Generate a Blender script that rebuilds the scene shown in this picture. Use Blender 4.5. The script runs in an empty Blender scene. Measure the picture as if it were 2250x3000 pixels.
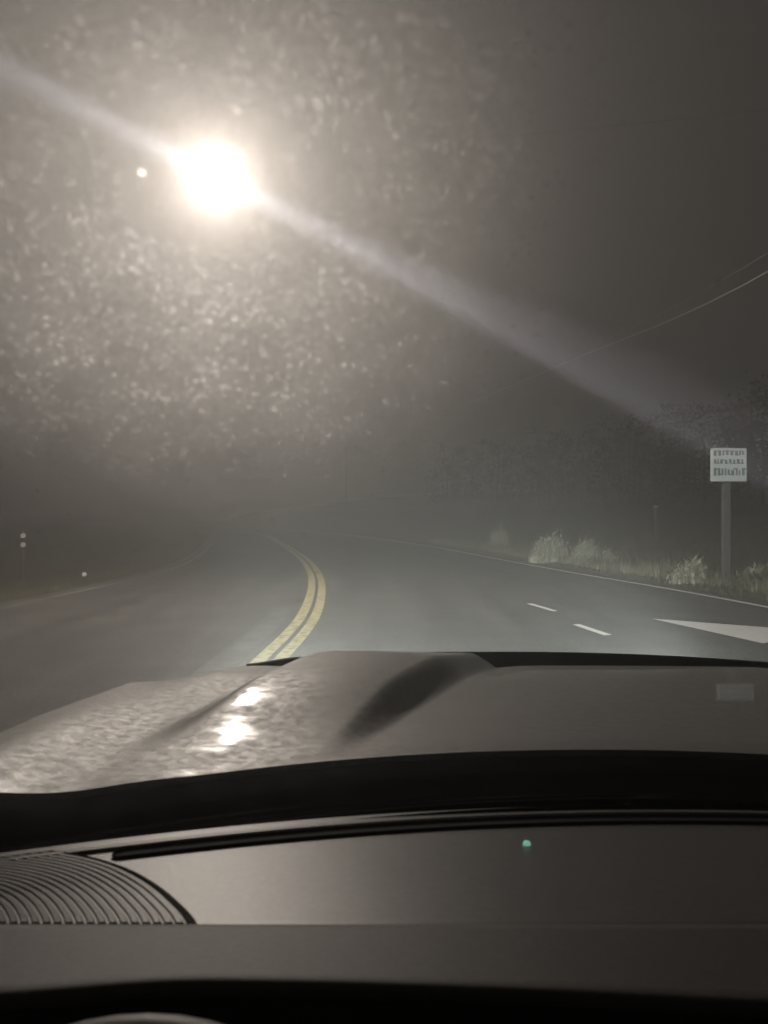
import bpy, math, random
from mathutils import Vector, Matrix
random.seed(7)
sc = bpy.context.scene
COL = sc.collection
PI = math.pi
EYE = 1.55                       # eye height in the truck, metres

# ------------------------------------------------------------------ helpers
class MB:
    def __init__(s): s.v = []; s.f = []; s.m = []
    def face(s, pts, mi=0):
        b = len(s.v); s.v.extend([tuple(p) for p in pts]); s.f.append(tuple(range(b, b+len(pts)))); s.m.append(mi)
    def grid(s, rows, closed=False, mi=0, flip=False):
        b = len(s.v); n = len(rows[0])
        for r in rows: s.v.extend([tuple(p) for p in r])
        for i in range(len(rows)-1):
            for j in range(n if closed else n-1):
                k = (j+1) % n
                q = (b+i*n+j, b+i*n+k, b+(i+1)*n+k, b+(i+1)*n+j)
                s.f.append(q[::-1] if flip else q); s.m.append(mi)
        return b
    def box(s, c, d, rz=0.0):
        x, y, z = [k/2 for k in d]; co, si = math.cos(rz), math.sin(rz)
        P = []
        for dz in (-z, z):
            for dx, dy in ((-x,-y),(x,-y),(x,y),(-x,y)):
                P.append((c[0]+dx*co-dy*si, c[1]+dx*si+dy*co, c[2]+dz))
        b = len(s.v); s.v.extend(P)
        for q in ((3,2,1,0),(4,5,6,7),(0,1,5,4),(1,2,6,5),(2,3,7,6),(3,0,4,7)):
            s.f.append(tuple(b+k for k in q)); s.m.append(0)
    def tube(s, pts, r, n=10, cap=True):
        pts = [Vector(p) for p in pts]; rows = []
        R = r if isinstance(r, (list, tuple)) else [r]*len(pts)
        for i, p in enumerate(pts):
            t = (pts[min(i+1, len(pts)-1)]-pts[max(i-1, 0)]).normalized()
            a = t.cross(Vector((0, 0, 1)))
            if a.length < 1e-3: a = t.cross(Vector((0, 1, 0)))
            a.normalize(); c = a.cross(t)
            rows.append([p+(a*math.cos(k*2*PI/n)+c*math.sin(k*2*PI/n))*R[i] for k in range(n)])
        b = s.grid(rows, closed=True)
        if cap:
            s.f.append(tuple(b+k for k in range(n))[::-1]); s.m.append(0)
            e = b+(len(rows)-1)*n
            s.f.append(tuple(e+k for k in range(n))); s.m.append(0)
    def lathe(s, prof, c, n=20):
        rows = [[(c[0]+r*math.cos(k*2*PI/n), c[1]+r*math.sin(k*2*PI/n), c[2]+z) for k in range(n)] for r, z in prof]
        s.grid(rows, closed=True)
    def build(s, name, mats, parent=None, smooth=True, thick=0, bevel=0):
        me = bpy.data.meshes.new(name); me.from_pydata(s.v, [], s.f)
        if not isinstance(mats, (list, tuple)): mats = [mats]
        for m in mats: me.materials.append(m)
        for p, mi in zip(me.polygons, s.m):
            p.use_smooth = smooth; p.material_index = mi
        me.update()
        o = bpy.data.objects.new(name, me); COL.objects.link(o)
        if parent: 
            o.parent = parent
            mw = Matrix.Identity(4); q = parent
            while q: mw = q.matrix_basis @ mw; q = q.parent
            o.matrix_basis = mw.inverted()          # meshes are written in world space
        if bevel:
            b = o.modifiers.new('bevel', 'BEVEL'); b.width = bevel; b.segments = 2; b.limit_method = 'ANGLE'
        if thick:
            m = o.modifiers.new('thickness', 'SOLIDIFY'); m.thickness = thick; m.offset = -1
        return o

def tag(o, label=None, cat=None, group=None, kind=None):
    for k, v in (('label', label), ('category', cat), ('group', group), ('kind', kind)):
        if v: o[k] = v
    return o
def thing(name, loc, label, cat, group=None):
    o = bpy.data.objects.new(name, None); COL.objects.link(o); o.location = loc
    o.empty_display_size = .2
    return tag(o, label, cat, group)
def interp(tab, x):
    # monotone-ish cubic through a table
    n = len(tab)
    if x <= tab[0][0]: 
        (a, fa), (b, fb) = tab[0], tab[1]; return fa+(fb-fa)*(x-a)/(b-a)
    if x >= tab[-1][0]:
        (a, fa), (b, fb) = tab[-2], tab[-1]; return fb+(fb-fa)*(x-b)/(b-a)
    for i in range(n-1):
        if tab[i][0] <= x <= tab[i+1][0]: break
    def sl(k):
        if k == 0: return (tab[1][1]-tab[0][1])/(tab[1][0]-tab[0][0])
        if k == n-1: return (tab[-1][1]-tab[-2][1])/(tab[-1][0]-tab[-2][0])
        return (tab[k+1][1]-tab[k-1][1])/(tab[k+1][0]-tab[k-1][0])
    h = tab[i+1][0]-tab[i][0]; t = (x-tab[i][0])/h
    m0, m1 = sl(i)*h, sl(i+1)*h
    return (2*t**3-3*t*t+1)*tab[i][1]+(t**3-2*t*t+t)*m0+(-2*t**3+3*t*t)*tab[i+1][1]+(t**3-t*t)*m1
def sstep(a, b, x):
    t = max(0., min(1., (x-a)/(b-a))); return t*t*(3-2*t)
def frange(a, b, n): return [a+(b-a)*i/(n-1) for i in range(n)]

# ------------------------------------------------------------------ materials
def mat(name, base=(.5,.5,.5), rough=.5, metal=0., coat=0., coat_rough=.03, spec=.5, noise=None, bump=None, emit=None):
    """noise = (scale, second colour, low, high); bump = (scale, strength, distance)"""
    m = bpy.data.materials.new(name); m.use_nodes = True
    nt = m.node_tree; b = nt.nodes['Principled BSDF']; L = nt.links.new
    b.inputs['Base Color'].default_value = (*base, 1); b.inputs['Roughness'].default_value = rough
    b.inputs['Metallic'].default_value = metal; b.inputs['Coat Weight'].default_value = coat
    b.inputs['Coat Roughness'].default_value = coat_rough; b.inputs['Specular IOR Level'].default_value = spec
    g = nt.nodes.new('ShaderNodeNewGeometry')
    if noise:
        t = nt.nodes.new('ShaderNodeTexNoise'); t.inputs['Scale'].default_value = noise[0]; t.inputs['Detail'].default_value = 6
        L(g.outputs['Position'], t.inputs['Vector'])
        r = nt.nodes.new('ShaderNodeMapRange'); r.inputs['From Min'].default_value = noise[2]; r.inputs['From Max'].default_value = noise[3]
        L(t.outputs['Fac'], r.inputs['Value'])
        x = nt.nodes.new('ShaderNodeMix'); x.data_type = 'RGBA'
        x.inputs[6].default_value = (*base, 1); x.inputs[7].default_value = (*noise[1], 1)
        L(r.outputs['Result'], x.inputs[0]); L(x.outputs[2], b.inputs['Base Color'])
    if bump:
        t = nt.nodes.new('ShaderNodeTexNoise'); t.inputs['Scale'].default_value = bump[0]; t.inputs['Detail'].default_value = 4
        L(g.outputs['Position'], t.inputs['Vector'])
        u = nt.nodes.new('ShaderNodeBump'); u.inputs['Strength'].default_value = bump[1]; u.inputs['Distance'].default_value = bump[2]
        L(t.outputs['Fac'], u.inputs['Height']); L(u.outputs['Normal'], b.inputs['Normal'])
    if emit:
        b.inputs['Emission Color'].default_value = (*emit[0], 1); b.inputs['Emission Strength'].default_value = emit[1]
    return m

M = {}
def asphalt():
    m = mat('asphalt', (.075,.074,.070), .62, noise=(1.1, (.100,.098,.092), .35, .65), bump=(60, .5, .01))
    nt = m.node_tree; b = nt.nodes['Principled BSDF']; L = nt.links.new; N = nt.nodes.new
    src = b.inputs['Base Color'].links[0].from_socket
    g = N('ShaderNodeNewGeometry'); mp = N('ShaderNodeMapping'); mp.inputs['Scale'].default_value = (1.5, .10, 1); mp.inputs['Rotation'].default_value = (0, 0, .1)
    L(g.outputs['Position'], mp.inputs['Vector'])
    t = N('ShaderNodeTexNoise'); t.inputs['Scale'].default_value = 1.0; t.inputs['Detail'].default_value = 3; L(mp.outputs[0], t.inputs['Vector'])
    f = N('ShaderNodeTexNoise'); f.inputs['Scale'].default_value = 26; f.inputs['Detail'].default_value = 3; L(g.outputs['Position'], f.inputs['Vector'])
    r = N('ShaderNodeMapRange'); r.inputs['From Min'].default_value = .3; r.inputs['From Max'].default_value = .7; r.inputs['To Min'].default_value = .72; r.inputs['To Max'].default_value = 1.25; L(t.outputs['Fac'], r.inputs['Value'])
    r2 = N('ShaderNodeMapRange'); r2.inputs['From Min'].default_value = .3; r2.inputs['From Max'].default_value = .7; r2.inputs['To Min'].default_value = .55; r2.inputs['To Max'].default_value = 1.45; L(f.outputs['Fac'], r2.inputs['Value'])
    k = N('ShaderNodeMath'); k.operation = 'MULTIPLY'; L(r.outputs[0], k.inputs[0]); L(r2.outputs[0], k.inputs[1])
    x = N('ShaderNodeVectorMath'); x.operation = 'SCALE'; L(src, x.inputs[0]); L(k.outputs[0], x.inputs['Scale']); L(x.outputs[0], b.inputs['Base Color'])
    return m
M['asphalt'] = asphalt()
M['soil'] = mat('verge soil and short grass', (.050,.048,.026), .95, noise=(2.5, (.085,.078,.045), .35, .65), bump=(9, .8, .05))
M['blade'] = mat('verge grass', (.085,.090,.042), .8, noise=(1.2, (.21,.195,.115), .35, .65))
M['straw'] = mat('dry seed grass', (.37,.365,.27), .8, noise=(5, (.50,.49,.38), .35, .65))
M['weed'] = mat('low dry weeds', (.20,.195,.125), .85, noise=(1.5, (.34,.33,.23), .4, .62))
M['leaf'] = mat('woodland leaf', (.020,.026,.014), .9, noise=(.8, (.028,.035,.019), .35, .65))
M['bark'] = mat('bark', (.06,.05,.04), .9, bump=(30, .6, .02))
M['white_paint'] = mat('white road paint', (.82,.83,.81), .55, noise=(14, (.66,.66,.64), .5, .75), bump=(70, .4, .006))
M['worn_white'] = mat('worn white road paint', (.30,.295,.28), .6, noise=(.35, (.10,.098,.092), .4, .6))
M['ghost'] = mat('pale motion smear', (.125,.122,.112), .65, noise=(4, (.085,.084,.079), .40, .62))  # pale tone imitating motion smear beside the centre line
M['yellow_paint'] = mat('yellow road paint', (.52,.465,.24), .6, noise=(9, (.23,.21,.13), .42, .66), bump=(70, .4, .006))
M['galv'] = mat('galvanised steel', (.42,.42,.41), .5, metal=.7, noise=(20, (.34,.34,.33), .4, .6))
M['wood_post'] = mat('weathered wood post', (.13,.13,.125), .85, noise=(14, (.09,.09,.085), .35, .65), bump=(40, .5, .01))
M['pole_wood'] = mat('dark pole wood', (.07,.055,.04), .9, bump=(25, .5, .01))
M['wire'] = mat('pale weathered cable', (.72,.70,.67), .6)
M['wire_dark'] = mat('weathered wire', (.42,.40,.38), .6)
M['sign_white'] = mat('white sign sheeting', (.80,.84,.84), .5, noise=(30, (.74,.78,.78), .4, .6))
M['sign_ink'] = mat('sign lettering', (.20,.23,.23), .6)
M['sign_back'] = mat('sign aluminium', (.4,.4,.4), .5, metal=.8)
M['plastic'] = mat('black trim plastic', (.003,.003,.0035), .9, spec=.03, bump=(300, .2, .001))
M['deflector'] = mat('smoked black acrylic', (.006,.006,.006), .5, spec=.12)
M['rubber'] = mat('wiper rubber', (.003,.003,.003), .9, spec=.05)
M['dark'] = mat('near-black cabin plastic', (.006,.006,.006), .8, spec=.15)  # near-black base colour shared by several parts
M['dash'] = mat('grained dash vinyl', (.062,.0585,.054), .37, spec=.75, noise=(150, (.082,.077,.070), .38, .62), bump=(900, .35, .0008))
M['dash_lower'] = mat('grained brow vinyl', (.052,.049,.045), .54, spec=.45, noise=(150, (.068,.064,.058), .35, .65), bump=(900, .4, .0008))
M['grille'] = mat('speaker grille plastic', (.10,.096,.089), .45, spec=.7, bump=(500, .2, .001))
M['leather'] = mat('grey leather rim', (.16,.15,.14), .5, bump=(500, .3, .001))
M['liner'] = mat('headliner', (.10,.095,.09), .9)
M['lens'] = mat('headlight lens', (.6,.62,.65), .15, coat=1.0)
M['tyre'] = mat('tyre rubber', (.015,.015,.015), .85)
M['reflector'] = mat('white reflector sheeting', (.85,.87,.9), .3, emit=None)
M['red_reflector'] = mat('red reflector', (.34,.17,.145), .45)

def paint():
    m = mat('wet silver paint', (.24,.235,.225), .55, metal=.35, coat=.34, coat_rough=.06)
    nt = m.node_tree; b = nt.nodes['Principled BSDF']; L = nt.links.new
    g = nt.nodes.new('ShaderNodeNewGeometry')
    d1 = nt.nodes.new('ShaderNodeTexNoise'); d1.inputs['Scale'].default_value = 48; d1.inputs['Detail'].default_value = 7; d1.inputs['Roughness'].default_value = .68
    L(g.outputs['Position'], d1.inputs['Vector'])
    d2 = nt.nodes.new('ShaderNodeMapRange'); d2.inputs['From Min'].default_value = .36; d2.inputs['From Max'].default_value = .66; L(d1.outputs['Fac'], d2.inputs['Value'])
    d3 = nt.nodes.new('ShaderNodeMix'); d3.data_type = 'RGBA'; d3.inputs[6].default_value = (.215,.213,.207,1); d3.inputs[7].default_value = (.36,.357,.345,1)
    xs0 = nt.nodes.new('ShaderNodeSeparateXYZ'); L(g.outputs['Position'], xs0.inputs[0])
    xm = nt.nodes.new('ShaderNodeMapRange'); xm.inputs['From Min'].default_value = -.05; xm.inputs['From Max'].default_value = .30
    L(xs0.outputs['X'], xm.inputs['Value'])
    xf = nt.nodes.new('ShaderNodeMix'); L(xm.outputs[0], xf.inputs[0]); L(d2.outputs[0], xf.inputs[2]); xf.inputs[3].default_value = .4
    L(xf.outputs[0], d3.inputs[0]); L(d3.outputs[2], b.inputs['Base Color'])
    d4 = nt.nodes.new('ShaderNodeMapRange'); d4.inputs['To Min'].default_value = .45; d4.inputs['To Max'].default_value = .64; L(d2.outputs[0], d4.inputs['Value']); L(d4.outputs[0], b.inputs['Roughness'])
    # drizzle lying on the paint: beads and streaks that roughen and bump the clear coat
    mp = nt.nodes.new('ShaderNodeMapping'); mp.inputs['Scale'].default_value = (1., 2.4, 1.)
    L(g.outputs['Position'], mp.inputs['Vector'])
    a = nt.nodes.new('ShaderNodeTexNoise'); a.inputs['Scale'].default_value = 62; a.inputs['Detail'].default_value = 5; a.inputs['Distortion'].default_value = .6
    L(mp.outputs['Vector'], a.inputs['Vector'])
    v = nt.nodes.new('ShaderNodeTexVoronoi'); v.inputs['Scale'].default_value = 190
    L(mp.outputs['Vector'], v.inputs['Vector'])
    s = nt.nodes.new('ShaderNodeMapRange'); s.inputs['From Min'].default_value = .30; s.inputs['From Max'].default_value = 0.0
    L(v.outputs['Distance'], s.inputs['Value'])
    # wet patches: most of the water lies on the driver's half
    w = nt.nodes.new('ShaderNodeTexNoise'); w.inputs['Scale'].default_value = 7; w.inputs['Detail'].default_value = 4
    L(mp.outputs['Vector'], w.inputs['Vector'])
    wr = nt.nodes.new('ShaderNodeMapRange'); wr.inputs['From Min'].default_value = .42; wr.inputs['From Max'].default_value = .62
    L(w.outputs['Fac'], wr.inputs['Value'])
    x = nt.nodes.new('ShaderNodeSeparateXYZ'); L(g.outputs['Position'], x.inputs[0])
    xr = nt.nodes.new('ShaderNodeMapRange'); xr.inputs['From Min'].default_value = .12; xr.inputs['From Max'].default_value = -.08
    L(x.outputs['X'], xr.inputs['Value'])
    mul = nt.nodes.new('ShaderNodeMath'); mul.operation = 'MULTIPLY'; L(wr.outputs['Result'], mul.inputs[0]); L(xr.outputs['Result'], mul.inputs[1])
    ad = nt.nodes.new('ShaderNodeMath'); ad.operation = 'MULTIPLY_ADD'; L(s.outputs['Result'], ad.inputs[0]); ad.inputs[1].default_value = .35; L(a.outputs['Fac'], ad.inputs[2])
    h = nt.nodes.new('ShaderNodeMath'); h.operation = 'MULTIPLY'; L(ad.outputs[0], h.inputs[0]); L(mul.outputs[0], h.inputs[1])
    u = nt.nodes.new('ShaderNodeBump'); u.inputs['Strength'].default_value = .040; u.inputs['Distance'].default_value = .003
    L(h.outputs[0], u.inputs['Height']); L(u.outputs['Normal'], b.inputs['Coat Normal'])
    cr = nt.nodes.new('ShaderNodeMapRange'); cr.inputs['To Min'].default_value = .045; cr.inputs['To Max'].default_value = .17
    L(mul.outputs[0], cr.inputs['Value']); L(cr.outputs['Result'], b.inputs['Coat Roughness'])
    return m
M['paint'] = paint()

def thin_pane(name, haze_w, haze_rough, streak_w, gloss):
    """A thin pane lets light straight through; the grime film on it spreads a little of it round the source,
    and the wiper's fine parallel scratches spread a little along one line."""
    m = bpy.data.materials.new(name); m.use_nodes = True
    nt = m.node_tree; nt.nodes.clear(); N = nt.nodes.new; L = nt.links.new
    out = N('ShaderNodeOutputMaterial'); g = N('ShaderNodeNewGeometry')
    tr = N('ShaderNodeBsdfTransparent'); tr.inputs['Color'].default_value = (.95, .95, .945, 1)
    cur = tr.outputs[0]
    def mix(fac, sh):
        nonlocal cur
        x = N('ShaderNodeMixShader'); x.inputs[0].default_value = fac; L(cur, x.inputs[1]); L(sh, x.inputs[2]); cur = x.outputs[0]
    if haze_w:
        r = N('ShaderNodeBsdfRefraction'); r.inputs['IOR'].default_value = 1.5; r.inputs['Roughness'].default_value = haze_rough
        L(g.outputs['Incoming'], r.inputs['Normal'])
        se0 = N('ShaderNodeSeparateXYZ'); L(g.outputs['Position'], se0.inputs[0])
        fz = N('ShaderNodeMapRange'); fz.interpolation_type = 'SMOOTHSTEP'; fz.inputs['From Min'].default_value = 1.86; fz.inputs['From Max'].default_value = 1.58
        fz.inputs['To Min'].default_value = .05; L(se0.outputs['Z'], fz.inputs['Value'])
        fx = N('ShaderNodeMapRange'); fx.interpolation_type = 'SMOOTHSTEP'; fx.inputs['From Min'].default_value = .35; fx.inputs['From Max'].default_value = -.10
        fx.inputs['To Min'].default_value = .35; L(se0.outputs['X'], fx.inputs['Value'])
        nz = N('ShaderNodeTexNoise'); nz.inputs['Scale'].default_value = 22; nz.inputs['Detail'].default_value = 5; L(g.outputs['Position'], nz.inputs['Vector'])
        fn = N('ShaderNodeMapRange'); fn.inputs['From Min'].default_value = .3; fn.inputs['From Max'].default_value = .7; fn.inputs['To Min'].default_value = .75; fn.inputs['To Max'].default_value = 1.25; L(nz.outputs['Fac'], fn.inputs['Value'])
        k1 = N('ShaderNodeMath'); k1.operation = 'MULTIPLY'; L(fz.outputs[0], k1.inputs[0]); L(fx.outputs[0], k1.inputs[1])  # film weight falls off at top and right to shape the lamp's glow
        k2 = N('ShaderNodeMath'); k2.operation = 'MULTIPLY'; L(k1.outputs[0], k2.inputs[0]); L(fn.outputs[0], k2.inputs[1])
        k3 = N('ShaderNodeMath'); k3.operation = 'MULTIPLY'; L(k2.outputs[0], k3.inputs[0]); k3.inputs[1].default_value = haze_w
        mix(haze_w, r.outputs[0]); L(k3.outputs[0], cur.node.inputs[0])
    if streak_w:
        wn = N('ShaderNodeTexWhiteNoise'); wn.noise_dimensions = '3D'
        sc_ = N('ShaderNodeVectorMath'); sc_.operation = 'SCALE'; sc_.inputs['Scale'].default_value = 9731.
        L(g.outputs['Position'], sc_.inputs[0]); L(sc_.outputs[0], wn.inputs['Vector'])
        se = N('ShaderNodeSeparateColor'); L(wn.outputs['Color'], se.inputs[0])
        r1 = N('ShaderNodeMapRange'); r1.inputs['To Min'].default_value = -1.25; r1.inputs['To Max'].default_value = 1.25
        sg_ = N('ShaderNodeMath'); sg_.operation = 'MULTIPLY_ADD'; L(se.outputs[0], sg_.inputs[0]); sg_.inputs[1].default_value = 2; sg_.inputs[2].default_value = -1
        ab = N('ShaderNodeMath'); ab.operation = 'ABSOLUTE'; L(sg_.outputs[0], ab.inputs[0])
        pw = N('ShaderNodeMath'); pw.operation = 'POWER'; L(ab.outputs[0], pw.inputs[0]); pw.inputs[1].default_value = 1.25
        ml = N('ShaderNodeMath'); ml.operation = 'MULTIPLY'; L(sg_.outputs[0], ml.inputs[0]); L(pw.outputs[0], ml.inputs[1])
        r1.inputs['From Min'].default_value = -1
        L(ml.outputs[0], r1.inputs['Value'])
        ang = N('ShaderNodeMapRange'); ang.inputs['To Min'].default_value = .025; ang.inputs['To Max'].default_value = -.085
        p2 = N('ShaderNodeMath'); p2.operation = 'POWER'; p2.inputs[1].default_value = 1.7; L(se.outputs[1], p2.inputs[0])
        L(p2.outputs[0], ang.inputs['Value'])
        rot = N('ShaderNodeVectorRotate'); rot.rotation_type = 'Y_AXIS'
        rot.inputs['Vector'].default_value = (.885, 0, -.465); L(ang.outputs[0], rot.inputs['Angle'])
        t = N('ShaderNodeVectorMath'); t.operation = 'SCALE'; L(rot.outputs[0], t.inputs[0]); L(r1.outputs[0], t.inputs['Scale'])
        a = N('ShaderNodeVectorMath'); a.operation = 'ADD'; L(g.outputs['Incoming'], a.inputs[0]); L(t.outputs[0], a.inputs[1])
        n = N('ShaderNodeVectorMath'); n.operation = 'NORMALIZE'; L(a.outputs[0], n.inputs[0])
        r = N('ShaderNodeBsdfRefraction'); r.inputs['IOR'].default_value = 3.2; r.inputs['Roughness'].default_value = .115
        r.inputs['Color'].default_value = (.72, .78, 1, 1)
        L(n.outputs[0], r.inputs['Normal']); mix(streak_w, r.outputs[0])
    if gloss:
        gl = N('ShaderNodeBsdfGlossy'); gl.inputs['Roughness'].default_value = .02; mix(gloss, gl.outputs[0])
    L(cur, out.inputs['Surface'])
    return m
M['glass_grime'] = thin_pane('windshield outer face, scratched by the wiper', .090, .94, .0095, 0)
M['glass_clear'] = thin_pane('windshield inner face', 0, .5, 0, .03)
M['drop'] = thin_pane('drizzle drop on glass', .145, .93, 0, 0)
M['drop_big'] = thin_pane('large drop on glass', .5, .7, 0, 0)

# ------------------------------------------------------------------ world, haze
w = bpy.data.worlds.new('World'); sc.world = w; w.use_nodes = True
bg = w.node_tree.nodes['Background']
sky = w.node_tree.nodes.new('ShaderNodeTexSky'); sky.sky_type = 'NISHITA'; sky.sun_disc = False
sky.sun_elevation = math.radians(-6); sky.sun_rotation = math.radians(200)
bg.inputs['Color'].default_value = (.0195, .0180, .0165, 1); bg.inputs['Strength'].default_value = 1.0

def haze(density, g):
    m = bpy.data.materials.new('night fog'); m.use_nodes = True
    nt = m.node_tree; nt.nodes.clear()
    o = nt.nodes.new('ShaderNodeOutputMaterial'); v = nt.nodes.new('ShaderNodeVolumePrincipled')
    v.inputs['Color'].default_value = (.92, .915, .91, 1); v.inputs['Density'].default_value = density
    v.inputs['Anisotropy'].default_value = g
    nt.links.new(v.outputs[0], o.inputs['Volume'])
    b = MB(); b.box((0, 130, 6.5), (330, 350, 17))
    ob = b.build('haze', m, smooth=False)
    tag(ob, 'thin night fog hanging over the road and round the lamp', 'fog', kind='stuff')
haze(.0150, .54)

# ------------------------------------------------------------------ road and terrain
CENTRE = [(-30,-.5),(-15,-1.0),(0,-1.2),(7.7,-1.2),(9.6,-1.13),(11.3,-1.12),(13.7,-1.23),(16.8,-1.47),(20.1,-1.85),(25.7,-2.7),(35.3,-4.56),(51,-7.9),(65,-12.3),(80,-18),(110,-32)]
RIGHT = [(-30,12.5),(-15,10.3),(0,8.1),(12.5,6.24),(15.4,5.75),(19.36,4.86),(25.2,3.75),(31,2.75),(36.5,1.65),(45,-.5),(55,-3.5),(65,-7.2),(80,-13),(110,-27)]
LEFT = [(-30,-6.2),(-15,-6.4),(0,-6.5),(8,-6.4),(13,-6.1),(18,-5.75),(22,-5.85),(27,-6.5),(32,-7.4),(41,-9.1),(51,-11.5),(65,-15.9),(80,-21.6),(110,-35.6)]
cx = lambda y: interp(CENTRE, y)
rx = lambda y: interp(RIGHT, y)
lx = lambda y: interp(LEFT, y)
def gh(x, y):
    z = -.03
    s = x-rx(min(max(y, -30), 110)); l = lx(min(max(y, -30), 110))-x
    if s > 0: z += .10*sstep(.5, 1.6, s)+1.5*sstep(2.4, 9, s)+2.2*sstep(8, 30, s)
    if l > 0: z += -.20*sstep(.6, 3, l)+.5*sstep(4, 14, l)
    k = max(s, l)
    if k > .6: z += .05*math.sin(x*1.7+y*.6)*math.sin(y*1.1-x*.4)*sstep(.6, 2, k)
    return z
def strip(b, fa, fb, y0, y1, z, n, m=2):
    rows = []
    for y in frange(y0, y1, n):
        a, c = fa(y), fb(y); rows.append([(a+(c-a)*j/(m-1), y, z) for j in range(m)])
    b.grid(rows)
xs = sorted(set([-160,-130,-100,-80,-60,-50,-44] + [round(v,3) for v in frange(-40, 26, 133)] + [30,36,44,55,70,90,120,160]))
ys = sorted(set([-40,-30,-22,-15,-8,-3] + [round(v,3) for v in frange(0, 70, 106)] + [75,80,86,93,101,110,125,145,175,220,300]))
b = MB(); b.grid([[(x, y, gh(x, y)) for x in xs] for y in ys], flip=False)
tag(b.build('ground', M['soil']), 'dark grassy ground beside the road', 'ground', kind='structure')
b = MB(); strip(b, lambda y: lx(y)-.42, lambda y: rx(y)+.38, -30, 110, 0, 180, 12)
tag(b.build('road', M['asphalt']), 'damp grey asphalt road curving left', 'road', kind='structure')
def marking(name, fa, fb, y0, y1, m, label, n=90, z=.005):
    b = MB(); strip(b, fa, fb, y0, y1, z, n); return tag(b.build(name, m), label, 'road marking', kind='structure')
def offs(f, d):
    def g(y):
        s = (f(y+.1)-f(y-.1))/.2; return f(y)+d*math.sqrt(1+s*s)
    return g
marking('centre_line', offs(cx, -.18), offs(cx, -.03), -20, 90, M['yellow_paint'], 'left stripe of the double yellow centre line', 160)
marking('centre_line', offs(cx, .03), offs(cx, .18), -20, 90, M['yellow_paint'], 'right stripe of the double yellow centre line', 160)
marking('edge_line', offs(rx, -.065), offs(rx, .065), -20, 90, M['white_paint'], 'white line along the right road edge', 160)
marking('edge_line', offs(lx, -.05), offs(lx, .05), -20, 90, M['worn_white'], 'worn white line along the left road edge', 160)
marking('smear_strip', offs(cx, -.62), offs(cx, -.30), 5, 12.5, M['ghost'], 'faint pale strip left of the centre line, imitating motion smear', 40)  # strip added to imitate the yellow line's motion smear
def quad(name, P, label):
    b = MB(); b.face([(x, y, .005) for x, y in P]); return tag(b.build(name, M['white_paint'], smooth=False), label, 'road marking', kind='structure')
quad('lane_line', [(2.40,12.98),(2.62,11.98),(2.72,12.02),(2.50,13.0)], 'short white lane dash, the farther of two')
quad('lane_line', [(2.59,10.56),(2.76,9.64),(2.87,9.68),(2.70,10.6)], 'short white lane dash, the nearer of two')
# arrow head of a lane arrow, its shaft running on towards the right kerb side
b = MB()
b.face([(3.88,11.15,.005),(4.46,9.05,.005),(5.02,9.42,.005),(5.50,9.80,.005),(5.95,9.74,.005)][::-1])
b.face([(4.82,9.28,.005),(5.55,8.15,.005),(5.78,8.30,.005),(5.12,9.50,.005)])
tag(b.build('lane_arrow', M['white_paint'], smooth=False), 'large white painted arrow head on the right lane', 'road marking', kind='structure')

# ------------------------------------------------------------------ vegetation
def blade(b, x, y, z, h, wd, lean, az, segs=2):
    dx, dy = math.cos(az), math.sin(az); px, py = -dy*wd/2, dx*wd/2
    prev = None
    for i in range(segs+1):
        t = i/segs; k = lean*t*t; q = 1-t*.92
        c = (x+dx*k, y+dy*k, z+h*t*(1-.25*lean/h*t if h else 1))
        cur = ((c[0]-px*q, c[1]-py*q, c[2]), (c[0]+px*q, c[1]+py*q, c[2]))
        if prev: b.face([prev[0], prev[1], cur[1], cur[0]])
        prev = cur
R = random.random
b = MB()
for _ in range(9500):
    y = 9+R()**1.5*38; x = rx(y)+.5+R()**1.2*4.6
    blade(b, x, y, gh(x, y)-.01, .06+.16*R()+.10*(R() > .9), .012+.012*R(), .02+.10*R(), R()*2*PI, 1)
for _ in range(5200):                          # taller weeds further up the bank
    y = 11+R()**1.4*34; s_ = 1.3+abs(random.gauss(0, 1.3)); x = rx(y)+s_
    k = .5+.5*math.sin(y*1.3+2*math.sin(x*1.1))
    blade(b, x, y, gh(x, y)-.01, (.15+.30*R())*(.5+.8*k), .014+.016*R(), .05+.25*R(), R()*2*PI, 2)
for _ in range(3500):
    y = 10+R()**1.4*26; x = lx(y)-.6-R()**1.2*5
    blade(b, x, y, gh(x, y)-.01, .05+.13*R(), .012+.012*R(), .02+.08*R(), R()*2*PI, 1)
tag(b.build('grass', M['blade'], smooth=False), 'short rough grass along both verges', 'grass', kind='stuff')
def tuft(x, y, rad_x, rad_y, h, n, label):
    b = MB(); lob = [(random.uniform(-.7,.7), random.uniform(-.5,.5), .55+.45*R()) for _ in range(6)]
    for _ in range(n):
        lx_, ly_, lh = random.choice(lob)
        dx, dy = lx_+random.gauss(0, .24), ly_+random.gauss(0, .28)
        q = min(1, math.hypot(dx, dy)); X, Y = x+dx*rad_x, y+dy*rad_y
        hh = h*lh*(.35+.65*R())*(1-.5*q*q); az = R()*2*PI
        blade(b, X, Y, gh(X, Y)-.02, hh, .018+.03*R(), hh*(.15+.75*R()), az, 3)
        if R() < .8:
            z = gh(X, Y)+hh*(.3+.6*R())
            blade(b, X+.05*math.cos(az), Y+.05*math.sin(az), z, .05+.10*R(), .03+.05*R(), .05+.08*R(), R()*2*PI, 1)
    return tag(b.build('dry_grass_clump', M['straw'], smooth=False), label, 'grass clump', 'pale grass clumps along the right verge')
tuft(5.25, 23.6, .80, .5, 1.25, 620, 'broad pale grass clump, tallest of those on the verge')
tuft(6.25, 22.9, .62, .5, 1.0, 520, 'pale rounded grass clump close beside the tallest clump')
tuft(6.62, 16.7, .50, .4, .72, 480, 'pale grass clump just left of the white sign post foot')
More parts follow.
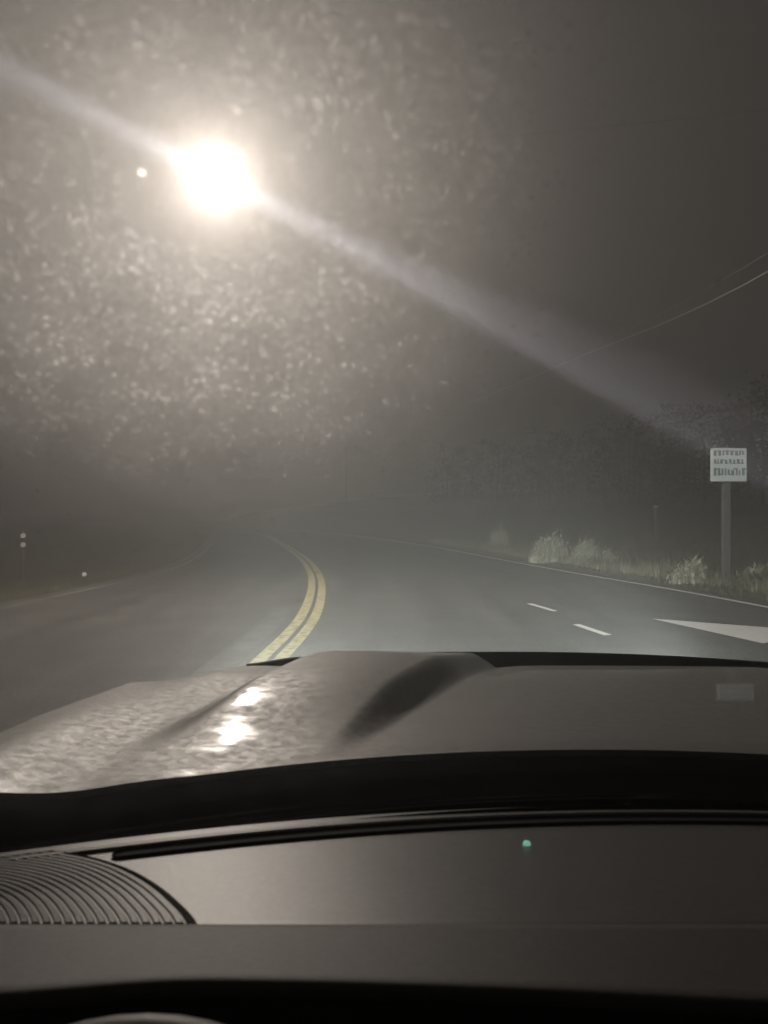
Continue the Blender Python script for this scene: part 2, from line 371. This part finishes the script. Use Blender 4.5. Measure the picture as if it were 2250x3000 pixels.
tuft(8.30, 16.9, .85, .5, .46, 480, 'low pale grass clump just right of the white sign post')
tuft(4.75, 31.5, .50, .45, 1.25, 380, 'faint grey grass clump farthest down the verge')

b = MB()
for _ in range(5200):                          # low dry weeds between the clumps
    y = 13+R()**1.2*26; s_ = 1.05+abs(random.gauss(.25, .42)); x = rx(y)+s_
    k = .5+.5*math.sin(y*.9+1.0)*math.sin(y*2.3+x)
    blade(b, x, y, gh(x, y)-.01, (.10+.24*R())*(.45+.9*k), .014+.020*R(), .05+.22*R(), R()*2*PI, 2)
tag(b.build('weeds', M['weed'], smooth=False), 'low dry weeds in a band along the right verge', 'weeds', kind='stuff')

def woods():
    b = MB()
    spots = []
    for i in range(44):
        y = 25+i*.95+R(); x = rx(min(y, 70))+11.5+R()*12
        spots.append((x, y))
    for x, y in spots:
        z0 = gh(x, y); H = 3.4+2.2*R()
        b.tube([(x, y, z0-.2), (x+.1*R(), y, z0+H*.45), (x+.3*(R()-.5), y, z0+H*.85)], [.10, .06, .02], 6, False)
        cl = [(random.gauss(0, 1.1), random.gauss(0, 1.1), random.uniform(.0, 1.0)**1.15) for _ in range(17)]
        for (a, c, t) in cl:
            rr = (.55+.6*R())*(1.15-.45*t); k = 1.1-.6*t
            for _ in range(36):
                d = Vector((random.gauss(0, .5), random.gauss(0, .5), random.gauss(0, .42)))*rr
                p = Vector((x+a*k, y+c*k, z0+.5+t*(H-.6)))+d
                s = .07+.09*R(); u = Vector((R()-.5, R()-.5, R()-.5)).normalized(); v = u.orthogonal().normalized()
                b.face([p-u*s, p+v*s*.55, p+u*s, p-v*s*.55])
    tag(b.build('woods', M['leaf'], smooth=False), 'dark wooded bank fading into fog on the right', 'woods', kind='stuff')
woods()

# ------------------------------------------------------------------ sign
sg = thing('road_sign', (7.25, 16.25, 0), 'white rectangular road sign with blurred dark lettering on a grey post', 'road sign')
b = MB(); b.box((7.25, 16.30, 1.20), (.16, .12, 2.7)); b.build('post', M['wood_post'], sg, False, bevel=.012)
b = MB(); b.box((7.27, 16.225, 2.545), (.76, .02, .70)); pl = b.build('sign_panel', M['sign_white'], sg, False, bevel=.006)
for (z, h, x0, x1) in ((2.795,.115,6.94,7.57),(2.615,.105,6.95,7.57),(2.40,.165,6.94,7.58)):
    b = MB(); x = x0
    while x < x1:
        wd = .035+.06*R(); hh = h*(.6+.4*R()); dz = (h-hh)*(R()-.5)
        b.box((x+wd/2, 16.2125, z+dz), (wd*.66, .003, hh)); x += wd+.006+.010*R()
        if R() < .6: b.box((x-.02, 16.2128, z+(h*.35)*(1 if R() < .5 else -1)), (.05, .0022, h*.18))
    b.build('lettering', M['sign_ink'], pl, False)

# ------------------------------------------------------------------ reflectors at the roadside
def delineator(x, y, zs, label, m, r=.05, top=None, name='delineator_post', bars=False):
    t = thing(name, (x, y, gh(x, y)), label, 'marker post')
    g0 = gh(x, y); tp = (top or max(zs)+.12)
    b = MB(); b.box((x, y, (g0-.1+tp)/2), (.09, .03, tp-g0+.1)); b.build('post', M['pole_wood'], t, False, bevel=.006)
    for z in zs:
        b = MB()
        if bars: b.box((x, y-.022, z), (r*2, .012, r*.55))
        else:
            n = 18; c = (x, y-.019, z)
            f = [(c[0]+r*math.cos(k*2*PI/n), c[1]-.012, c[2]+r*math.sin(k*2*PI/n)) for k in range(n)]
            e = [(p[0], c[1]+.006, p[2]) for p in f]
            b.grid([e, f], closed=True); b.face(f)
        b.build('reflector', m, t, False)
    return t
delineator(-9.38, 20, (.935, .70), 'slim dark roadside post with two round white reflectors, one above the other', M['reflector'], .065)
delineator(-6.85, 17.6, (.125,), 'tiny low stake with one white reflector in the left verge', M['reflector'], .05, .19, 'marker_stake')
delineator(8.83, 25, (1.72,), 'dark post with a small red reflector on the right bank', M['red_reflector'], .10, 1.80, 'marker_post', True)

# ------------------------------------------------------------------ power line
wires = [(((11.6,-6,9.2),(10.25,20,7.95),(9.35,37,9.0),(6.6,62,10.2),(1.0,95,10.9),(-6.4,130,11.6)), .020, M['wire'], 'lower, brighter overhead wire crossing the upper right'),
         (((12.0,-6,9.9),(10.25,20,8.45),(9.60,37,9.35),(6.9,62,10.6),(1.3,95,11.3),(-6.3,130,12.0)), .014, M['wire_dark'], 'upper, fainter overhead wire crossing the upper right')]
for P, r, m, lab in wires:
    tx = [(p[1], p[0]) for p in P]; tz = [(p[1], p[2]) for p in P]
    b = MB(); b.tube([(interp(tx, y), y, interp(tz, y)) for y in frange(-6, 130, 60)], r, 6)
    tag(b.build('overhead_wire', m), lab, 'wire', 'overhead wires on the right')
up = thing('utility_pole', (-6.4, 130.1, 0), 'wooden utility pole lost in the fog at the far end of the wires', 'utility pole')
b = MB(); b.tube([(-6.4,130.12,gh(-6.4,130.12)-.3),(-6.4,130.12,12.2)], [.17,.12], 12); b.build('pole', M['pole_wood'], up)

# ------------------------------------------------------------------ street lamp
LD = 13.2; LX = -2.9; LZ = EYE+(1106-380)/1661*LD
lamp = thing('street_lamp', (-8.6, LD, 0), 'glaring warm white street lamp hung above the left lane in fog', 'street lamp')
zt = LZ+.42
zt = LZ+.40; zp = LZ+1.5
for px in (-8.6, 9.4):
    b = MB(); b.tube([(px,LD,gh(px,LD)-.2),(px,LD,4.5),(px,LD,zp+.3)], [.12,.10,.08], 14); b.build('pole', M['galv'], lamp)
b = MB(); b.tube([(-8.6+(LX+8.6)*t, LD, zp+(zt-zp)*(1-(1-t)**1.5)) for t in frange(0,1,14)]+[(LX+(9.4-LX)*t, LD, zt+(zp-zt)*t**1.5) for t in frange(0,1,18)[1:]], .0016, 6); b.build('span_wire', M['dark'], lamp)
b = MB(); b.tube([(LX,LD,zt+.01),(LX,LD,zt-.06)], .012, 8); b.build('hanger', M['galv'], lamp)
b = MB(); b.lathe([(.0,.36),(.05,.35),(.06,.25),(.085,.20),(.095,.15),(.0,.148)], (LX,LD,LZ), 24); b.build('lamp_head', M['galv'], lamp)
mg = bpy.data.materials.new('glowing refractor glass'); mg.use_nodes = True
nt = mg.node_tree; nt.nodes.clear()
o_ = nt.nodes.new('ShaderNodeOutputMaterial'); t_ = nt.nodes.new('ShaderNodeBsdfTransparent'); e_ = nt.nodes.new('ShaderNodeEmission'); a_ = nt.nodes.new('ShaderNodeAddShader')
t_.inputs['Color'].default_value = (.9,.9,.88,1); e_.inputs['Color'].default_value = (1,.86,.62,1); e_.inputs['Strength'].default_value = 6
nt.links.new(t_.outputs[0], a_.inputs[0]); nt.links.new(e_.outputs[0], a_.inputs[1]); nt.links.new(a_.outputs[0], o_.inputs[0])
b = MB(); b.lathe([(.090,.146),(.125,.06),(.14,-.04),(.12,-.12),(.07,-.165),(.0,-.175)], (LX,LD,LZ), 24); b.build('globe', mg, lamp)
ld = bpy.data.lights.new('lamp_bulb', 'POINT'); ld.energy = 2650; ld.color = (1, .885, .795); ld.shadow_soft_size = .10
lo = bpy.data.objects.new('lamp_bulb', ld); COL.objects.link(lo); lo.parent = lamp; lo.location = (LX+8.6, 0, LZ)

# ------------------------------------------------------------------ the truck we sit in
XC = .35
car = thing('pickup_truck', (XC, 0, 0), 'silver pickup truck seen from its driving seat, bonnet wet with drizzle', 'pickup truck')
d_front = lambda x: 2.50-.16*abs((x-XC)/1.05)**2.4
d_rear = lambda x: 1.315-.28*abs((x-XC)/.88)**2.1
HW = 1.05
def bulge(x, y):
    # raised ridge running forward and inward
    l = -.395+.225*(y-1.34); r = -.075+.33*(y-1.40)
    wl, wr = .045+.05*(y-1.3), .05+.04*(y-1.3)
    a = sstep(l-wl, l+wl*.9, x); c = 1-sstep(r, r+wr*1.15, x)
    return .063*sstep(1.24, 1.74, y)*a*c*(.90+.14*(1-min(1, abs((x-(l+r)/2)/max(.05, (r-l)/2)))**2))
def hz(x, y):
    t = y-1.3
    z = 1.147-.012*t-.059*max(t, 0)**2
    wl = 1-sstep(.12, .45, x)                          # driver's half: flatter, then a crease across
    z2 = 1.147-.030*t-.012*max(t, 0)**2-.135*(.5*((y-2.02)+math.sqrt((y-2.02)**2+.003)))
    z += (z2-z)*wl
    k = abs((x-XC)/HW)
    z += .030*sstep(.74, .93, k)*(1-2.1*t)            # fender crest
    z += bulge(x, y) if x < XC else 0
    z -= .045*sstep(.965, 1.0, k)                      # rolled outer edge
    z += (.024*math.exp(-((x+.38)/.24)**2)+.008*sstep(.2, .5, x))*sstep(1.75, 2.42, y)
    e = d_front(x)-y; z -= .016*(1-sstep(0, .09, e))   # rolled front edge
    q = y-d_rear(x); z -= .003*(1-sstep(0, .05, q))*sstep(-.36, -.26, x)
    z -= .007*(1-sstep(1.18, 1.50, y))*(1-sstep(-.56, -.44, x))    # rolled rear edge
    return z
b = MB(); rows = []
tt = [0,.004,.012,.025,.04,.06]+frange(.085, .92, 70)+[.935,.95,.965,.98,.992,1]
xx = frange(XC-HW, XC-.90*HW, 16)[:-1]+frange(XC-.90*HW, .62, 110)+frange(.65, XC+HW, 26)
for t in tt: rows.append([(x, d_rear(x)+(d_front(x)-d_rear(x))*t, hz(x, d_rear(x)+(d_front(x)-d_rear(x))*t)) for x in xx])
b.grid(rows)
# skirts so the panel has depth at its rear and front lip
b.grid([[ (x, d_rear(x), hz(x, d_rear(x))) for x in xx],[(x, d_rear(x)+.006, hz(x, d_rear(x))-.02) for x in xx]], flip=True)
b.grid([[ (x, d_front(x), hz(x, d_front(x))) for x in xx],[(x, d_front(x)+.02, hz(x, d_front(x))-.06) for x in xx],[(x, d_front(x)+.02, .80) for x in xx]])
b.build('bonnet', M['paint'], car)
# bug deflector on the front edge
b = MB(); bx_ = frange(XC-.79, XC+1.0, 60)
def dz_(x):
    r_ = 1.088-.016*abs((x-XC)/.9)**2.2
    return min(r_, hz(x, d_front(x)-.10)+.005-.025*(1-sstep(XC-.79, XC-.60, x))) if x < .05 else r_
prof = [(0.012,-.05),(0.030,-.012),(.045,0),(.052,-.002),(.040,-.02),(.024,-.055)]
b.grid([[(x, d_front(x)+p[0], dz_(x)+p[1]) for p in prof] for x in bx_], closed=True)
b.build('bug_deflector', M['deflector'], car)
# sides, grille, bumper, wheels, doors
for s in (-1, 1):
    b = MB(); X = XC+s*HW
    def side(y): return X-s*.0
    ysd = frange(d_rear(X), d_front(X), 14)
    b.grid([[(X, y, hz(X, y)), (X+s*.012, y, hz(X, y)-.10), (X+s*.012, y, .82 if 1.25 < y < 2.1 else .55)] for y in ysd], flip=(s > 0))
    b.build('fender', M['paint'], car)
    b = MB(); c = (XC+s*.86, 1.68, .40)
    rows = []
    for k in range(33):
        a = k*2*PI/32; rows.append([(c[0]+u, c[1]+r*math.cos(a), c[2]+r*math.sin(a)) for u, r in ((-.12,.20),(-.13,.36),(-.10,.395),(.10,.395),(.13,.36),(.12,.20))])
    b.grid(rows, closed=True); wh = b.build('wheel', M['tyre'], car)
    b = MB()
    for k in range(33):
        pass
    rows = [[(c[0]+u, c[1]+r*math.cos(k*2*PI/32), c[2]+r*math.sin(k*2*PI/32)) for k in range(32)] for u, r in ((s*.10,.205),(s*.07,.16),(s*.09,.06),(s*.09,.001))]
    b.grid(rows, closed=True); b.build('rim', M['galv'], wh)
    b = MB(); b.grid([[(X, y, z) for z in (.45,.8,1.08)] for y in frange(-.6, d_rear(X)-.01, 6)]); b.build('door', M['paint'], car, thick=.04)
    b = MB(); b.box((XC+s*.80, 2.44, .88), (.36,.10,.17)); hl = b.build('headlight', M['lens'], car, False, bevel=.03)
b = MB(); b.box((XC, 2.53, .74), (1.2,.04,.30)); b.build('front_grille', M['plastic'], car, False, bevel=.02)
b = MB(); b.box((XC, 2.56, .50), (2.0,.14,.20)); b.build('bumper', M['galv'], car, False, bevel=.04)

# windshield
d_base = lambda x: 1.095-.29*(x-.38)**2
d_top = lambda x: .20-.10*(x-XC)**2
ZB, ZT = 1.132, 1.84
def ws(x, v):
    hw = .93-.15*v; X = XC+(x-XC)/.93*hw
    y = d_base(x)*(1-v)+d_top(x)*v; z = ZB+(ZT-ZB)*v
    k = math.sin(PI*v)*.03
    return Vector((X, y+k*.65, z+k*.75))
b = MB(); uu = frange(XC-.93, XC+.93, 40); vv = frange(0, 1, 24)
outer = [[ws(x, v) for x in uu] for v in vv]
inner = [[p-Vector((0, .65, .75))*.005 for p in r] for r in outer]
b.grid(outer, mi=0); b.grid(inner, mi=1, flip=True)
b.grid([outer[0], inner[0]], mi=1); b.grid([inner[-1], outer[-1]], mi=1)
b.grid([[r[0] for r in inner], [r[0] for r in outer]], mi=1); b.grid([[r[-1] for r in outer], [r[-1] for r in inner]], mi=1)
wind = b.build('windshield', [M['glass_grime'], M['glass_clear']], car)
# drizzle on the glass: small domes on the outer face, spread to shape the lamp's glow
def on_glass(px, py):
    """where the glass is crossed by the direction (px, py) of the eye's view - used to place the drops"""
    dx, dz = (px-829.5)/1661, -(py-1106)/1661
    lo_, hi_ = 0., 1.
    for _ in range(30):
        v = (lo_+hi_)/2; q = ws(XC, v); y = q.y
        x0 = dx*y
        for _ in range(3):
            hw = .93-.15*v; xs_ = XC+(x0-XC)*.93/hw; q = ws(xs_, v); x0 = dx*q.y
        if (q.z-EYE) > dz*q.y: hi_ = v
        else: lo_ = v
    return xs_, v
def dome(b, x, v, r, el=1.0, hh=.35):
    p = ws(x, v); e = .004
    t1 = (ws(x+e, v)-p).normalized(); t2 = (ws(x, v+e)-p).normalized(); n = t1.cross(t2).normalized()
    if n.y < 0: n = -n
    a0 = R()*2*PI; k = 8
    ring = [p+n*.0006+(t1*math.cos(a0+i*2*PI/k)+t2*el*math.sin(a0+i*2*PI/k))*r*(.8+.4*R()) for i in range(k)]
    top = [p+n*(r*hh+.0006)+(q-p-n*.0006)*.55 for q in ring]
    b.grid([ring, top], closed=True); b.face(top)
b = MB()
cnt = 0
while cnt < 8500:
    px, py = R()*2000-300, R()*1600-200
    # thick below and left of the lamp and above right of it, thinned round its core, shaping its glow
    q = math.hypot((px-420)/560, (py-740)/340); q2 = math.hypot((px-840)/640, (py-260)/430)
    wgt = max(math.exp(-q**1.5), .6*math.exp(-q2**1.4), .16*math.exp(-((py-500)/700)**2))
    wgt *= .35+.65*(.5+.5*math.sin(px*.021+1.7*math.sin(py*.013))*math.sin(py*.027+1.3*math.sin(px*.011)))
    wgt *= .12+.88*sstep(70, 190, math.hypot(px-465, py-390))
    wgt *= 1-.95*sstep(950, 1500, px)
    if py > 1020: wgt *= .25
    if R() > wgt: continue
    x, v = on_glass(px, py)
    if not (.03 < v < .97) or abs(x-XC) > .9: continue
    dome(b, x, v, .00025+.0006*R()**1.6+.0012*R()**8, .8+.5*R()); cnt += 1
dr = b.build('water_droplets', M['drop'], wind); dr['kind'] = 'stuff'
b = MB()
for px, py, r in ((307,375,.0017),(300,1018,.0012),(975,840,.0012),(1140,75,.0015),(405,1040,.0010),(100,705,.0014),(940,320,.0012),(1020,318,.0011)):
    x, v = on_glass(px, py); dome(b, x, v, r, 1.1)
dr2 = b.build('large_droplets', M['drop_big'], wind); dr2['kind'] = 'stuff'
# black ceramic border along the foot of the glass
b = MB(); b.grid([[ws(x, v)-Vector((0,.65,.75))*.007 for x in uu] for v in (0,.006,.012,.018)]); b.build('glass_border', M['dark'], wind)
# cowl between glass and bonnet
b = MB(); ux = frange(XC-.95, XC+.95, 50)
b.grid([[(x, d_base(x)+.004+(d_rear(x)+.03-d_base(x))*t, 1.126-.02*math.sin(PI*t)-.014*t) for x in ux] for t in frange(0, 1, 8)])
cowl = b.build('cowl', M['plastic'], car, thick=.01)
b = MB(); b.grid([[(x, d_rear(x)+.012, hz(x, d_rear(x))-.012) for x in ux],[(x, d_rear(x)+.012, .5) for x in ux]])
b.build('firewall', M['dark'], car, thick=.01)
for x0, x1 in ((XC-.62, XC+.02), (XC+.05, XC+.72)):
    b = MB(); b.tube([(x, d_base(x)+.045, 1.126) for x in frange(x0, x1, 14)], .006, 8); wa = b.build('wiper_arm', M['rubber'], car)
    b = MB(); b.tube([(x, d_base(x)+.028, 1.128) for x in frange(x0-.04, x1-.02, 14)], .005, 6); b.build('wiper_blade', M['rubber'], wa)

# dashboard pad
def pz(y): return 1.173-.10*(y-.70)
d_far = lambda x: d_base(x)-.004
b = MB(); px_ = frange(XC-.90, XC+.90, 70)
rows = []
for t in [0,.004,.012,.03]+frange(.06, 1, 30):
    rows.append([(x, .700+(max(d_far(x),.75)-.700)*t, pz(.700+(max(d_far(x),.75)-.700)*t)-(.0010*(1-sstep(0,.012,t)))) for x in px_])
b.grid(rows)
b.grid([[(x,.700,pz(.7)-.001) for x in px_],[(x,.7015,1.14) for x in px_]], flip=True)
dash = b.build('dashboard', M['dash'], car)
# defroster slot: a long black insert with a round end
b = MB()
def slot_row(x, f):
    yc = d_base(x)-.0725; hw = .0175*f
    P = []
    for k, h in ((-1,0),(-1,.0022),(-.8,.003),(-.7,-.0),(.7,-.0),(.8,.003),(1,.0022),(1,0)):
        y = yc+k*hw; P.append((x, y, pz(y)+.0012+h))
    return P
rows = []
for i in range(9):
    a = PI/2*(i/8); rows.append(slot_row(-.312+.0155*(1-math.cos(a)), max(math.sin(a), .02)))
for x in frange(-.295, XC+.66, 60): rows.append(slot_row(x, 1))
b.grid(rows); b.build('defroster_vent', M['dark'], dash)
# a raised seam strip between slot and glass
b = MB(); b.grid([[(x, d_base(x)+o, pz(d_base(x)+o)+h) for x in frange(-.42, XC+.72, 60)] for o, h in ((-.0535,.0005),(-.0525,.0035),(-.041,.004),(-.0395,.0005))]); b.build('trim_strip', M['dash'], dash)
# speaker grille with concentric ribs
GC = (-.46, .7008)
Rt = [(0,.287),(13.7,.256),(31.7,.2315),(62.8,.210),(90,.204),(140,.21),(180,.22)]
def gp(th, f, dz):
    r = interp(Rt, math.degrees(th))*f; x = GC[0]+r*math.cos(th); y = GC[1]+r*math.sin(th)
    x = max(x, XC-.90); y = min(y, d_far(x)-.03)
    return (x, y, pz(y)+dz)
b = MB(); nr = 25; prof = []
for i in range(nr):
    f0 = .10+.88*i/nr; df = .88/nr
    prof += [(f0, .0034), (f0+df*.50, .0037), (f0+df*.68, .0019), (f0+df*.86, .0018)]
prof.append((.985, .0042))
b.grid([[gp(th, f, dz) for th in frange(0, PI*.8, 60)] for f, dz in prof], flip=True)
b.grid([[gp(th, f, dz) for th in frange(0, PI*.8, 60)] for f, dz in ((.985,.0042),(.988,.0006))], flip=True)
b.build('speaker_grille', M['grille'], dash, smooth=False)
b = MB(); b.grid([[gp(th, f, dz) for th in frange(0, PI*.8, 60)] for f, dz in ((.988,.0008),(1.012,.0008))], flip=True)  # flat black strip painting in the shade of the gap round the grille
b.build('gap_shade_strip', M['dark'], dash)
# light sensor with its small green lamp
ly = .922; lxp = (1138-829.5)/1661*ly
mled = mat('green indicator', (.25,.45,.38), .3, emit=((.25,.62,.46), .55))
b = MB(); b.lathe([(.0048,0),(.0046,.0022),(.0034,.0040),(.0015,.0048),(.0,.0050)], (lxp, ly, pz(ly)), 14); b.build('indicator_lamp', mled, dash)

# instrument brow in front of the pad
EDGE = [(-.55,.580),(-.31,.586),(-.20,.600),(-.15,.604),(-.08,.603),(.0,.600),(.13,.592),(.30,.578),(.6,.560),(1.25,.53)]
b = MB(); rows = []
def brow(x, t):
    e = interp(EDGE, x); y = .6985+(e-.6985)*t; return (x, y, 1.1755+.0085*t)
bxs = frange(XC-.90, XC+.90, 80)
rows.append([(x, .6993, 1.160) for x in bxs]); rows.append([(x, .6993, 1.1742) for x in bxs])
for t in frange(0, 1, 12): rows.append([brow(x, t) for x in bxs])
for a in (.25,.5,.75,1.0):
    an = a*PI*.9; rows.append([(x, interp(EDGE, x)-.007*math.sin(an), 1.1840-.007*(1-math.cos(an))) for x in bxs])
rows.append([(x, interp(EDGE, x)+.09, 1.150) for x in bxs])
b.grid(rows, flip=True); b.build('instrument_brow', M['dash_lower'], dash)
b = MB(); b.grid([[(x, .672+.02*math.cos((x-.35)*1.2), z) for x in frange(XC-.9, XC+.9, 20)] for z in (.62,.8,1.0,1.152)]); b.build('instrument_panel', M['dark'], car, thick=.02)
# steering wheel
sw = thing('steering_wheel', (0,0,0), None, None); sw.parent = car; sw.matrix_basis = Matrix.Translation((-XC,0,0))
SU = Vector((0, .68, .733)); SX = Vector((1, 0, 0)); SN = SX.cross(SU); SR = .195
S0 = Vector((-.155, .497, 1.2085))-SU*SR
b = MB(); rows = []
for k in range(65):
    a = k*2*PI/64; d = SX*math.sin(a)+SU*math.cos(a)
    rows.append([S0+d*(SR+.0150*math.cos(q*2*PI/12))+SN*(.0165*math.sin(q*2*PI/12)) for q in range(12)])
b.grid(rows, closed=True); b.build('rim', M['leather'], sw)
b = MB()
for a in (PI/2, -PI/2, PI):
    d = SX*math.sin(a)+SU*math.cos(a); b.tube([S0+d*.03-SN*.01, S0+d*(SR-.01)], [.022,.014], 8)
b.build('spoke', M['dark'], sw)
b = MB(); b.tube([S0-SN*.03, S0-SN*.005, S0+SN*.02], [.06,.075,.05], 20); b.build('hub', M['dark'], sw)
# pillars, roof, rear wall of the cab
for s in (-1, 1):
    b = MB(); b.tube([ws(XC+s*.93, v)+Vector((s*.035, -.02, -.02)) for v in frange(0, 1, 8)], .045, 8); b.build('pillar', M['liner'], car)
b = MB(); b.grid([[(XC+(i/10-1)*.86, y, 1.855+.02*math.sin(PI*i/20)) for i in range(21)] for y in (-1.3,-.6,0,.16,.215)]); b.build('roof', M['liner'], car, thick=.05)

# headlights (dipped beam, cool white) and an added fill spot on the sign
def spot(x, tgt, energy, size, blend, name='headlight_and_sign_fill'):
    d = bpy.data.lights.new(name, 'SPOT'); d.energy = energy; d.spot_size = math.radians(size); d.spot_blend = blend
    d.color = (.90, 1.0, .96); d.shadow_soft_size = .05
    o = bpy.data.objects.new(name, d); COL.objects.link(o)
    p = Vector((x, 2.66, .86)); o.location = p; o.rotation_euler = (Vector(tgt)-p).to_track_quat('-Z', 'Y').to_euler()
    o.parent = car; o.matrix_parent_inverse = Matrix.Translation((-XC, 0, 0))
for x in (XC-.80, XC+.80):
    spot(x, (x-.3, 20, -.35), 6600, 54, 1.0)
    spot(x, (x+6.5, 17, 1.3), 1700, 48, 1.0)  # added fill spot, brightening the sign and right verge

# ------------------------------------------------------------------ camera and render settings
cam = bpy.data.cameras.new('camera'); cam.sensor_fit = 'HORIZONTAL'; cam.sensor_width = 36; cam.lens = 36.04
cam.clip_start = .02; cam.clip_end = 2000
cam.dof.use_dof = True; cam.dof.focus_distance = 15; cam.dof.aperture_fstop = 12
co = bpy.data.objects.new('camera', cam); COL.objects.link(co); co.location = (0, 0, EYE); co.rotation_euler = (math.radians(90), 0, 0)
sc.camera = co
sc.view_settings.view_transform = 'Standard'; sc.view_settings.look = 'None'
sc.view_settings.exposure = 0; sc.view_settings.gamma = 1
cy = sc.cycles
cy.max_bounces = 8; cy.transparent_max_bounces = 24; cy.volume_bounces = 1; cy.diffuse_bounces = 2; cy.glossy_bounces = 3; cy.transmission_bounces = 4
cy.use_denoising = True; cy.denoising_input_passes = 'RGB_ALBEDO'; cy.sample_clamp_indirect = 4; cy.sample_clamp_direct = 0
cy.caustics_reflective = False; cy.caustics_refractive = True
